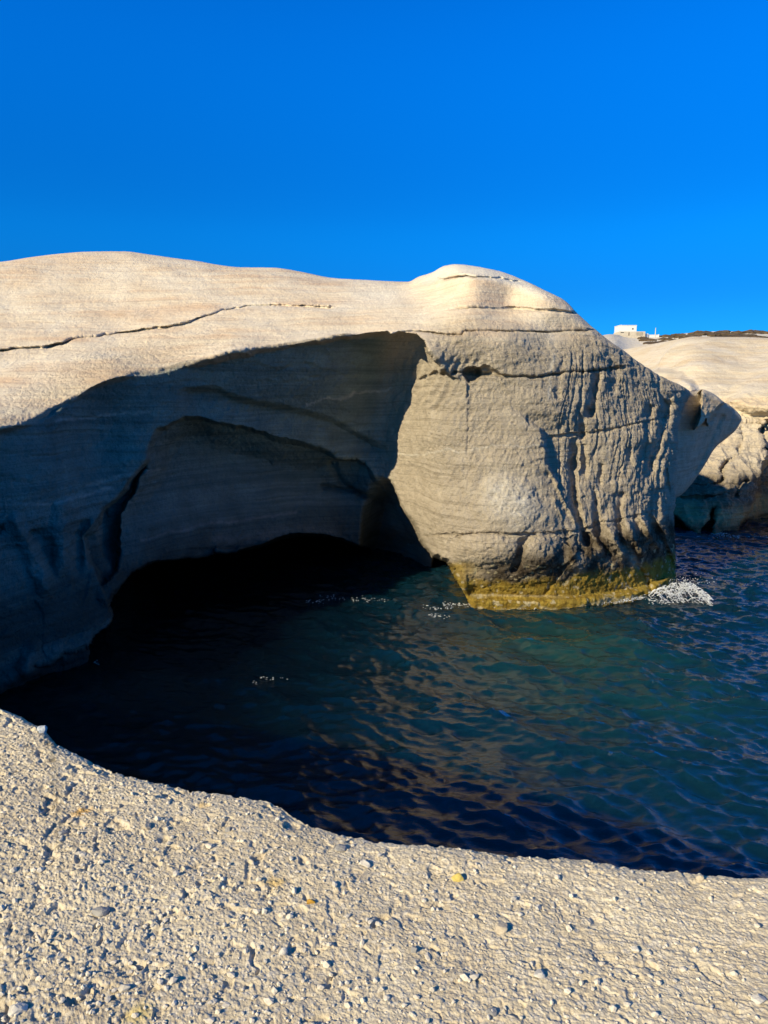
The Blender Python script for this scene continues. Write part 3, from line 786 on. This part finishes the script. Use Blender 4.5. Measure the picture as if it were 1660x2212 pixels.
# ------------------------------------------------------------------ the sea
def sea():
    rs = np.random.default_rng(11)
    N, Lt = 1024, 36.0
    k1 = np.fft.fftfreq(N, Lt / N) * 2 * math.pi
    kx, ky = np.meshgrid(k1, k1, indexing='xy')
    k = np.hypot(kx, ky); k[0, 0] = 1
    wd = np.array([-.55, -.83]); wd /= np.hypot(*wd)
    cosw = (kx * wd[0] + ky * wd[1]) / k
    Pk = (np.exp(-1 / (k * .50) ** 2) / k ** 4.0 * .75 + .60 * np.exp(-1 / (k * .12) ** 2) / k ** 3.4) * (0.10 + np.abs(cosw) ** 3.0) * np.exp(-(k * .012) ** 2)
    Pk[0, 0] = 0
    h = (rs.normal(size=(N, N)) + 1j * rs.normal(size=(N, N))) * np.sqrt(Pk)
    ht = np.fft.ifft2(h).real
    sc = 0.052 / ht.std(); ht *= sc
    hk = h * sc
    dx = np.fft.ifft2(1j * kx / k * hk).real; dy = np.fft.ifft2(1j * ky / k * hk).real
    y = [4.0]
    while y[-1] < 46: y.append(y[-1] + .026 + .0016 * y[-1])
    ys = np.array(y); xs = np.arange(-15.5, 27, .052)
    X, Yg = np.meshgrid(xs, ys)
    def samp(T):
        u = (X / Lt * N) % N; v = (Yg / Lt * N) % N
        i = u.astype(int); j = v.astype(int); a = u - i; b = v - j; i2 = (i + 1) % N; j2 = (j + 1) % N; i %= N; j %= N
        return T[j, i] * (1 - a) * (1 - b) + T[j, i2] * a * (1 - b) + T[j2, i] * (1 - a) * b + T[j2, i2] * a * b
    gain = .55 + .45 * ss(-6, 4, X)
    H = samp(ht) * gain + .06 * vnoise(X * .35, Yg * .5, 0 * X, 3)
    DX = samp(dx) * gain * 1.05; DY = samp(dy) * gain * 1.05
    P = np.stack([X + DX, Yg + DY, H], -1)
    e = .0
    nr, nc = X.shape
    # outer apron to the horizon
    V = P.reshape(-1, 3); Fc = grid_faces(nr, nc)
    n0 = len(V)
    x0, x1, y0, y1 = xs[0] + .3, xs[-1] - .3, ys[0] + .3, ys[-1] - .3
    zb = -.12
    ring = np.array([[x0, y0, zb], [x1, y0, zb], [x1, y1, zb], [x0, y1, zb], [-3000, -3000, zb], [3000, -3000, zb], [3000, 3000, zb], [-3000, 3000, zb]])
    Fr = np.array([[4, 5, 1, 0], [5, 6, 2, 1], [6, 7, 3, 2], [7, 4, 0, 3]]) + n0
    t = NT('sea_water'); p = t.pos((1, 1, 1))
    deep = (.0028, .026, .052); teal = (.009, .066, .060)
    n = t.noise(t.pos((.10, .16, 1)), 1.0, 3, .5)
    n2 = t.noise(p, .9, 4, .6)
    gg = t.n('NewGeometry'); dd = t.n('VectorMath', operation='DISTANCE'); mp = t.n('Mapping'); mp.inputs['Scale'].default_value = (1, .62, 0)
    t.l(gg.outputs['Position'], mp.inputs['Vector']); t.l(mp.outputs[0], dd.inputs[0]); dd.inputs[1].default_value = (4.9, 15.8 * .62, 0)
    shoal = t.rng(dd.outputs['Value'], 0.6, 4.2, 1.0, 0.0, True)      # pale bottom under the middle of the cove
    f = t.math('MULTIPLY', t.rng(t.math('ADD', n, t.math('MULTIPLY', n2, .35)), .45, .80, .25, 1.0), t.math('ADD', t.math('MULTIPLY', shoal, .98), .02))
    far_ = t.rng(dd.outputs['Value'], 4.0, 8.5, 1.0, 0.0, True); sxx = t.n('SeparateXYZ'); t.l(gg.outputs['Position'], sxx.inputs[0])
    shade_mix = t.rng(sxx.outputs[0], -4.0, 2.5, 0, 1, True)  # water blackened towards the cave side, shade painted into its colour
    c = t.mix(f, t.mix(shade_mix, (.0003, .0016, .005), deep), t.mix(shade_mix, (.001, .010, .012), teal))
    t.l(c, t.b.inputs['Base Color'])
    t.b.inputs['Roughness'].default_value = .05
    t.b.inputs['Subsurface Weight'].default_value = 1.0      # light spreads under the surface of clear water
    t.b.inputs['Subsurface Radius'].default_value = (.8, 3.2, 4.5)
    t.b.inputs['Subsurface Scale'].default_value = 1.0
    t.b.inputs['IOR'].default_value = 1.62
    rip = t.noise(t.pos((1.0, 1.9, 1)), 7.5, 6, .62, .5)
    rip2 = t.noise(t.pos((1.0, 1.4, 1)), 30.0, 3, .6)
    b1 = t.bump(rip, .012, .8); b2 = t.bump(rip2, .004, .6, b1)
    t.l(b2, t.b.inputs['Normal'])
    o = mesh_from('sea', np.concatenate([V, ring]), np.concatenate([Fc, Fr]), t.m)
    tag(o, 'dark blue choppy sea with teal patches filling the cove', None, None, 'structure')
    return lambda x, y: 0
sea()

# ------------------------------------------------------------------ foam
def foam():
    V, Fc = ico(1)
    mat = plain('foam_white', (.88, .91, .93), .7, .06, 20)
    def make(name, C, rad, label, seed):
        A, Fa = blobs(C, rad, V, Fc, seed=seed, jag=.35)
        o = mesh_from(name, A, Fa, mat, True); tag(o, label, 'foam', None, 'stuff')
    r = np.random.default_rng(8)
    # breaking crest off the seaward foot
    C, S = [], []
    for k in range(150):
        t = r.beta(1.3, 1.2) * .95; a = min(1, abs(r.normal(.0, .55))); n_ = int(r.integers(12, 70)); dt = r.uniform(.0012, .0035); da = r.normal(.002, .008); ph = r.uniform(0, 6)
        for i in range(n_):
            t += dt; a += da + .012 * math.sin(i * .35 + ph) + r.normal(0, .006)
            if not (0 < t < 1 and 0 <= a <= 1.1): continue
            px = 1398 + 142 * t
            crest = pl([(1398, 1281), (1425, 1269), (1450, 1260), (1475, 1257), (1500, 1262), (1530, 1283), (1545, 1300)], px)
            low = pl([(1398, 1292), (1440, 1299), (1490, 1298), (1540, 1308)], px)
            py = crest + a * (low - crest)
            zc = .30 * (1 - a) * math.sin(math.pi * min(1, t * .9 + .08)) + .045 + r.normal(0, .012)
            c = world(px + r.normal(0, .5), py, -(CAM_H - zc) / float(ray(px, py)[1]))
            q = r.uniform(.004, .013) * (1.25 - .6 * min(1, a)); C.append(c); S.append((q * 1.8, q * 1.1, q * .6))
    for i in range(160):
        px = r.normal(1478, 26); py = 1262 - abs(r.normal(0, 8)); C.append(world(px, py, 22.6)); q = r.uniform(.004, .012); S.append((q, q, q))
    make('splash_foam', np.array(C), np.array(S), 'white wave breaking off the seaward foot of the headland', 2)
    # thin streaks lying on the dark water
    C, S = [], []
    def streak(x0, y0, x1, y1, n, w, q0, q1):
        for i in range(n):
            t = r.uniform(); px = x0 + (x1 - x0) * t + r.normal(0, 3); py = y0 + (y1 - y0) * t + r.normal(0, w)
            rx, rz = ray(px, py)
            if rz >= 0: continue
            Y = -(CAM_H - .03) / rz
            q = r.uniform(q0, q1) * .62; C.append((float(rx * Y), float(Y), .035 + r.uniform(-.03, .03))); S.append((q * 2.4, q, q * .35))
    for a in [(900, 1318, 985, 1312, 90, 3.5, .01, .03), (930, 1328, 975, 1332, 60, 2, .01, .03), (960, 1304, 1020, 1308, 60, 2, .01, .025), (660, 1300, 700, 1300, 16, 1.5, .01, .025), (690, 1288, 745, 1293, 40, 3, .01, .022),
              (760, 1294, 850, 1300, 40, 3, .01, .022), (560, 1464, 620, 1468, 16, 2.0, .006, .016), (548, 1470, 560, 1480, 6, 3, .006, .014),
              (1020, 1309, 1150, 1314, 150, 1.3, .006, .02), (1150, 1314, 1260, 1309, 130, 1.3, .006, .02), (1260, 1309, 1335, 1300, 90, 1.4, .006, .02), (1330, 1300, 1420, 1286, 160, 2, .01, .028), (1400, 1296, 1460, 1302, 60, 3, .01, .03),
              (1500, 1157, 1600, 1160, 120, 2.0, .012, .045), (1540, 1153, 1580, 1152, 40, 1.5, .012, .04), (200, 1430, 214, 1432, 10, 1.5, .008, .02), (1620, 1158, 1658, 1160, 30, 1.5, .012, .04)]:
        streak(*a)
    make('foam_streaks', np.array(C), np.array(S), 'thin white foam streaks on the water at the foot of the rocks', 3)
foam()

# ------------------------------------------------------------------ foreground ledge
LZ = CAM_H - 1.6
EDGE = [(-320, 1400), (-180, 1448), (-80, 1488), (0, 1524), (48, 1545), (84, 1566), (100, 1578), (120, 1602), (145, 1613), (180, 1628), (230, 1655), (280, 1672), (350, 1686), (420, 1701),
        (500, 1711), (560, 1722), (600, 1735), (625, 1755), (660, 1773), (720, 1790), (800, 1805), (900, 1817), (1000, 1826), (1100, 1838), (1210, 1841), (1300, 1853), (1400, 1866), (1500, 1872), (1600, 1884), (1660, 1885), (1800, 1900), (2000, 1915)]
rx, rz = ray([p[0] for p in EDGE], [p[1] for p in EDGE])
tt = -1.6 / rz
EX = rx * tt; EY = tt
EX = np.r_[-17, -12, -8.4, -5.2, EX, 3.5, 6]; EY = np.r_[9.2, 8.2, 7.0, 5.6, EY, 2.0, 2.6]
oidx = np.argsort(EX); EX, EY = EX[oidx], EY[oidx]

def base_z(x, y):
    return (LZ + .020 * fbm(x * 1.1, y * 1.1, 0 * x, 3, 200) + .010 * fbm(x * 5, y * 5, 0 * x, 3, 210))

GX0, GY0, GS = -5.0, .9, .0023
def raster():
    r = np.random.default_rng(21)
    x0, y0, g = GX0, GY0, GS; nx, ny = int(7.9 / g), int(4.6 / g)
    Hm = np.zeros((ny, nx), np.float32)
    n = 430000
    cy = r.uniform(y0 + .4, y0 + ny * g, n); cx = r.uniform(-1.25, .95, n) * cy
    rr = np.clip(.0034 * np.exp(r.gamma(1.4, .25, n)), .0034, .018)
    smoothm = vnoise(cx * 1.3, cy * 1.3, 0 * cx, 77)
    left = ss(1.2, -1.8, cx)
    keep = (r.uniform(size=n) < np.clip(.55 + .40 * left + .30 * smoothm, .2, 1)) & (cy < 5.4)
    cx, cy, rr, left = cx[keep], cy[keep], rr[keep], left[keep]
    m_ = len(cx)
    ang = r.uniform(0, math.pi, m_); el = r.uniform(.55, 1.0, m_); hg = r.uniform(.30, .95, m_) * (.38 + .38 * left)
    tl = r.normal(0, .55, (m_, 4))
    for a in range(m_):
        R_ = rr[a]; m = int(R_ / g) + 2
        i, j = int((cx[a] - x0) / g), int((cy[a] - y0) / g)
        if i < m or j < m or i >= nx - m or j >= ny - m: continue
        gx = (np.arange(i - m, i + m + 1) * g + x0 - cx[a])[None]; gy = (np.arange(j - m, j + m + 1) * g + y0 - cy[a])[:, None]
        ca, sa = math.cos(ang[a]), math.sin(ang[a])
        p = (gx * ca + gy * sa) / R_; q = (-gx * sa + gy * ca) / (R_ * el[a])
        rad2 = p * p + q * q
        dome = np.sqrt(np.clip(1 - rad2, 0, 1))
        hh = np.minimum(dome * 1.1, np.minimum(.75 + p * tl[a, 0] + q * tl[a, 1], .85 + p * tl[a, 2] + q * tl[a, 3]))
        hh = np.where(rad2 < 1, hh, 0) * R_ * hg[a]
        s = Hm[j - m:j + m + 1, i - m:i + m + 1]
        np.maximum(s, hh, out=s)
    return Hm
HM = raster()
def stones_z(X, Y):
    ny, nx = HM.shape
    u = np.clip((X - GX0) / GS, 0, nx - 2); v = np.clip((Y - GY0) / GS, 0, ny - 2)
    i = u.astype(int); j = v.astype(int); a = u - i; b = v - j
    Hs = HM[j, i] * (1 - a) * (1 - b) + HM[j, i + 1] * a * (1 - b) + HM[j + 1, i] * (1 - a) * b + HM[j + 1, i + 1] * a * b
    return np.where((X > GX0) & (X < GX0 + nx * GS - .01) & (Y > GY0) & (Y < GY0 + ny * GS - .01), Hs, 0)
EA = EX / EY; _o = np.argsort(EA); EA = EA[_o]; ER = EY[_o]
def ledge_z(X, Y):
    """height of the pebbly ledge at (x, y)"""
    t = np.interp(X / np.maximum(Y, .3), EA, ER) - Y
    rollw = .10 + .10 * ss(-2.0, -1.0, X) * ss(.2, -.6, X)
    Z = base_z(X, Y) - .022 * np.clip(1 - t / rollw, 0, 1) ** 2
    patch = .78 + .55 * fbm(X * 1.6, Y * 1.6, 0 * X, 3, 270, .6)
    Z = Z + stones_z(X, Y) * np.clip(patch, .3, 1.15)
    Z = Z + .0036 * fbm(X * 85, Y * 85, 0 * X, 3, 220, .7)
    lf = ss(1.0, -1.5, X)
    wxx = X + .02 * vnoise(X * 30, Y * 30, 0 * X, 5); wyy = Y + .02 * vnoise(X * 30, Y * 30, 0 * X + 7, 6)
    Z = Z - .009 * ss(.35, .7, vnoise(wxx * 30, wyy * 30, 0 * X, 230)) * (.35 + .65 * lf)
    Z = Z - .013 * ss(.64, .85, vnoise(wxx * 15 + wyy * 4, wyy * 17, 0 * X, 231)) * (.5 + .5 * lf)
    Z = Z + .0035 * ss(-.4, .9, X) * ss(2.6, 1.9, Y) * fbm(X * 7, Y * 30 + X * 9, 0 * X, 3, 240, .6, True)
    return Z

def ledge():
    an = np.unique(np.r_[EA[0], np.linspace(EA[0], -1.15, 60), np.linspace(-1.15, -.56, 420), np.linspace(-.56, .56, 1300), np.linspace(.56, .95, 260), np.linspace(.95, EA[-1], 40)])
    ye = np.interp(an, EA, ER)
    ye = ye + .016 * fbm(an * 14, 0 * an, 0 * an, 3, 261, .6) + .007 * vnoise(an * 90, 0 * an, 0 * an, 262)
    r1 = np.linspace(0, 1, 660)[:, None]
    Yn = ye[None] + r1 * (1.35 - ye[None]) * (1 - .18 * (1 - r1))
    X = an[None] * Yn
    r2 = np.linspace(.03, 1, 30)[:, None] ** 2
    Yb = 1.35 - r2 * 9.0 + 0 * an[None]; Xb = an[None] * (1.35 + r2 * 9.0)
    X = np.concatenate([X, Xb]); Y = np.concatenate([Yn, Yb])
    Z = np.concatenate([ledge_z(X[:660], Y[:660]), base_z(Xb, Yb)])
    P = np.stack([X, Y, Z], -1)
    # seaward wall below the edge
    rows = []
    for k in range(1, 46):
        s = k / 45.0
        q = P[0].copy(); q[:, 2] = P[0][:, 2] * 1 - s ** 1.3 * 5.6
        bulge = .05 * math.sin(min(1, s * 8) * math.pi / 2) - .9 * s
        q[:, 1] += bulge + .12 * fbm(q[:, 0] * 2, q[:, 1] * 0 + k * .3, q[:, 2], 3, 250) * min(1, s * 5)
        rows.append(q)
    P = np.concatenate([np.array(rows[::-1]), P], 0)
    t = NT('ledge_tuff'); p = t.pos()
    big = t.noise(p, 2.2, 5, .6); med = t.noise(p, 14, 5, .7); fin = t.noise(p, 120, 4, .7)
    vor = t.n('TexVoronoi'); vor.inputs['Scale'].default_value = 75; t.l(p, vor.inputs['Vector'])
    sep = t.n('SeparateColor'); t.l(vor.outputs['Color'], sep.inputs[0])
    c = t.mix(t.rng(big, .35, .65), (.68, .575, .40), (.80, .695, .50))
    c = t.mix(t.rng(sep.outputs[0], .55, 1, 0, .55), c, (.88, .81, .68))
    c = t.mix(t.rng(sep.outputs[1], .80, 1, 0, .55), c, (.55, .45, .33))
    c = t.mix(t.rng(med, .56, .72, 0, .4), c, (.55, .45, .31))
    c = t.mix(t.rng(fin, .3, .7, 0, .4), c, t.mix(1.0, c, (.68, .65, .60), 'MULTIPLY'))
    # rust-yellow lichen spots where the rock carries them
    g2 = t.n('NewGeometry')
    for (px_, py_, r_, col) in [(178, 1752, .035, (.62, .34, .06)), (590, 1902, .05, (.66, .46, .16)), (440, 1740, .04, (.62, .44, .2)), (300, 2190, .05, (.66, .52, .2)), (1170, 2080, .03, (.62, .5, .3))]:
        ax, az = ray(px_, py_); tq = -1.6 / az
        d = t.n('VectorMath', operation='DISTANCE'); t.l(g2.outputs['Position'], d.inputs[0]); d.inputs[1].default_value = (float(ax * tq), float(tq), LZ)
        f = t.rng(t.math('ADD', d.outputs['Value'], t.math('MULTIPLY', t.math('SUBTRACT', med, .5), .12)), r_, r_ * .3, 0, .75)
        c = t.mix(f, c, col)
    t.l(c, t.b.inputs['Base Color']); t.b.inputs['Roughness'].default_value = .95; t.b.inputs['Specular IOR Level'].default_value = .12
    t.l(t.bump(fin, .0035, 1.0, t.bump(med, .006, .6)), t.b.inputs['Normal'])
    o = mesh_from('rock_ledge', P, grid_faces(*P.shape[:2]), t.m)
    tag(o, 'pebbly cream rock ledge in the foreground above the cove', None, None, 'structure')
    return t.m
M_LEDGE = ledge()

def loose():
    V1, F1 = ico(1)
    r = np.random.default_rng(31)
    # fine loose gravel
    n = 4200
    px = r.uniform(-60, 1720, n); py = r.uniform(1530, 2280, n)
    e = spl([(a, b) for a, b in EDGE], px)
    k = (py > e + 6) & (r.uniform(size=n) < .35 + .65 * ss(1300, 300, px)); px, py = px[k], py[k]
    ax, az = ray(px, py); tq = -1.6 / az
    x, y = ax * tq, tq
    s = np.clip(r.lognormal(math.log(.0044), .42, len(x)), .0026, .012)
    C = np.stack([x, y, ledge_z(x, y) + s * .35], -1)
    A, Fa = blobs(C, s[:, None] * np.stack([r.uniform(.9, 1.5, len(x)), r.uniform(.7, 1.1, len(x)), r.uniform(.55, .9, len(x))], -1), V1, F1, seed=9, jag=.22)
    o = mesh_from('gravel', A, Fa, plain('gravel_stone', (.78, .69, .54), .95, .22, 45, .002), False)
    tag(o, 'loose cream gravel scattered over the foreground ledge', 'gravel', None, 'stuff')
    # single stones
    V2, F2 = ico(3)
    def mat(nm, c): return plain(nm, c, .92, .18, 60, .004)
    mats = dict(grey=mat('stone_grey', (.36, .34, .31)), pale=mat('stone_pale', (.66, .61, .52)), tan=mat('stone_tan', (.56, .47, .34)), yellow=mat('stone_yellow', (.66, .50, .13)),
                amber=mat('stone_amber', (.55, .30, .04)), brown=mat('stone_brown', (.22, .17, .12)), blue=mat('stone_blue', (.50, .53, .56)))
    L = [(318, 1786, 14, 8, 'tan', 'tan angular stone with a dark shadow, upper left of the ledge'),
         (216, 1966, 17, 9, 'grey', 'largest grey stone, left of centre on the pebbly ledge'),
         (990, 1893, 15, 10, 'yellow', 'bright yellow stone near the middle of the ledge edge'),
         (670, 1947, 11, 6, 'amber', 'amber orange stone below the bend in the ledge edge'),
         (93, 1576, 12, 16, 'blue', 'bluish grey rounded stone perched on the left ledge edge'),
         (40, 2180, 20, 9, 'pale', 'broad pale stone at the bottom left corner'),
         (1163, 1958, 9, 8, 'pale', 'small pale stone under a dark pit, right of the yellow stone'),
         (895, 2052, 9, 9, 'grey', 'small dark grey stone in the centre of the ledge'),
         (1166, 2104, 15, 10, 'pale', 'white stone with a round shadow, lower right of centre'),
         (1374, 2045, 10, 6, 'pale', 'flat white stone on the smooth right part of the ledge'),
         (1085, 2005, 16, 9, 'tan', 'flat tan stone just above the ochre spot, centre right'),
         (494, 1792, 9, 7, 'grey', 'small grey stone in the upper middle of the ledge'),
         (735, 1828, 13, 9, 'grey', 'grey stone close behind the bend of the ledge edge'),
         (790, 1860, 14, 9, 'pale', 'pale rounded stone between the bend and the yellow stone'),
         (1060, 2185, 14, 8, 'grey', 'grey stone at the bottom edge, right of the middle'),
         (1515, 1888, 10, 8, 'tan', 'tan upright stone by the right end of the ledge edge'),
         (1640, 2160, 13, 9, 'pale', 'pale speckled stone at the bottom right corner'),
         (155, 1772, 9, 6, 'tan', 'small tan stone beside the orange lichen at left'),
         (612, 2050, 11, 8, 'pale', 'pale stone among shadows in the lower middle'),
         (135, 1800, 12, 7, 'grey', 'grey stone left of the large tan stone')]
    for idx, (px, py, w2, h2, mk, lab) in enumerate(L):
        ax, az = ray(px, py + h2 * .3); tq = float(-1.6 / az); x, y = float(ax * tq), tq
        dist = math.hypot(math.hypot(x, y), 1.6); sx = w2 * dist / F; sz = h2 * dist / F
        rr_ = np.random.default_rng(100 + idx)
        V = V2.copy()
        # chop with random planes for angular facets
        for _ in range(13):
            nrm = rr_.normal(size=3); nrm /= np.linalg.norm(nrm); lim = rr_.uniform(.5, .85)
            dd = V @ nrm; V = V - np.clip(dd - lim, 0, None)[:, None] * nrm[None]
        V = V * (1 + .05 * fbm(V[:, 0] * 3 + idx, V[:, 1] * 3, V[:, 2] * 3, 3, 300 + idx))[:, None]
        V = V + .10 * np.round(fbm(V[:, 0] * 1.7 + idx * 3, V[:, 1] * 1.7, V[:, 2] * 1.7, 2, 400 + idx) * 3)[:, None] / 3 * V
        V = V * np.array([sx, sx * .8, sz * .95])
        o = mesh_from('stone', V, F2, mats[mk], False)
        o.location = (x, y, float(ledge_z(np.array([x]), np.array([y]))[0]) + sz * .15)
        o.rotation_euler = (0, 0, rr_.uniform(-.5, .5))
        tag(o, lab, 'stone', 'loose stones on the foreground ledge')
loose()
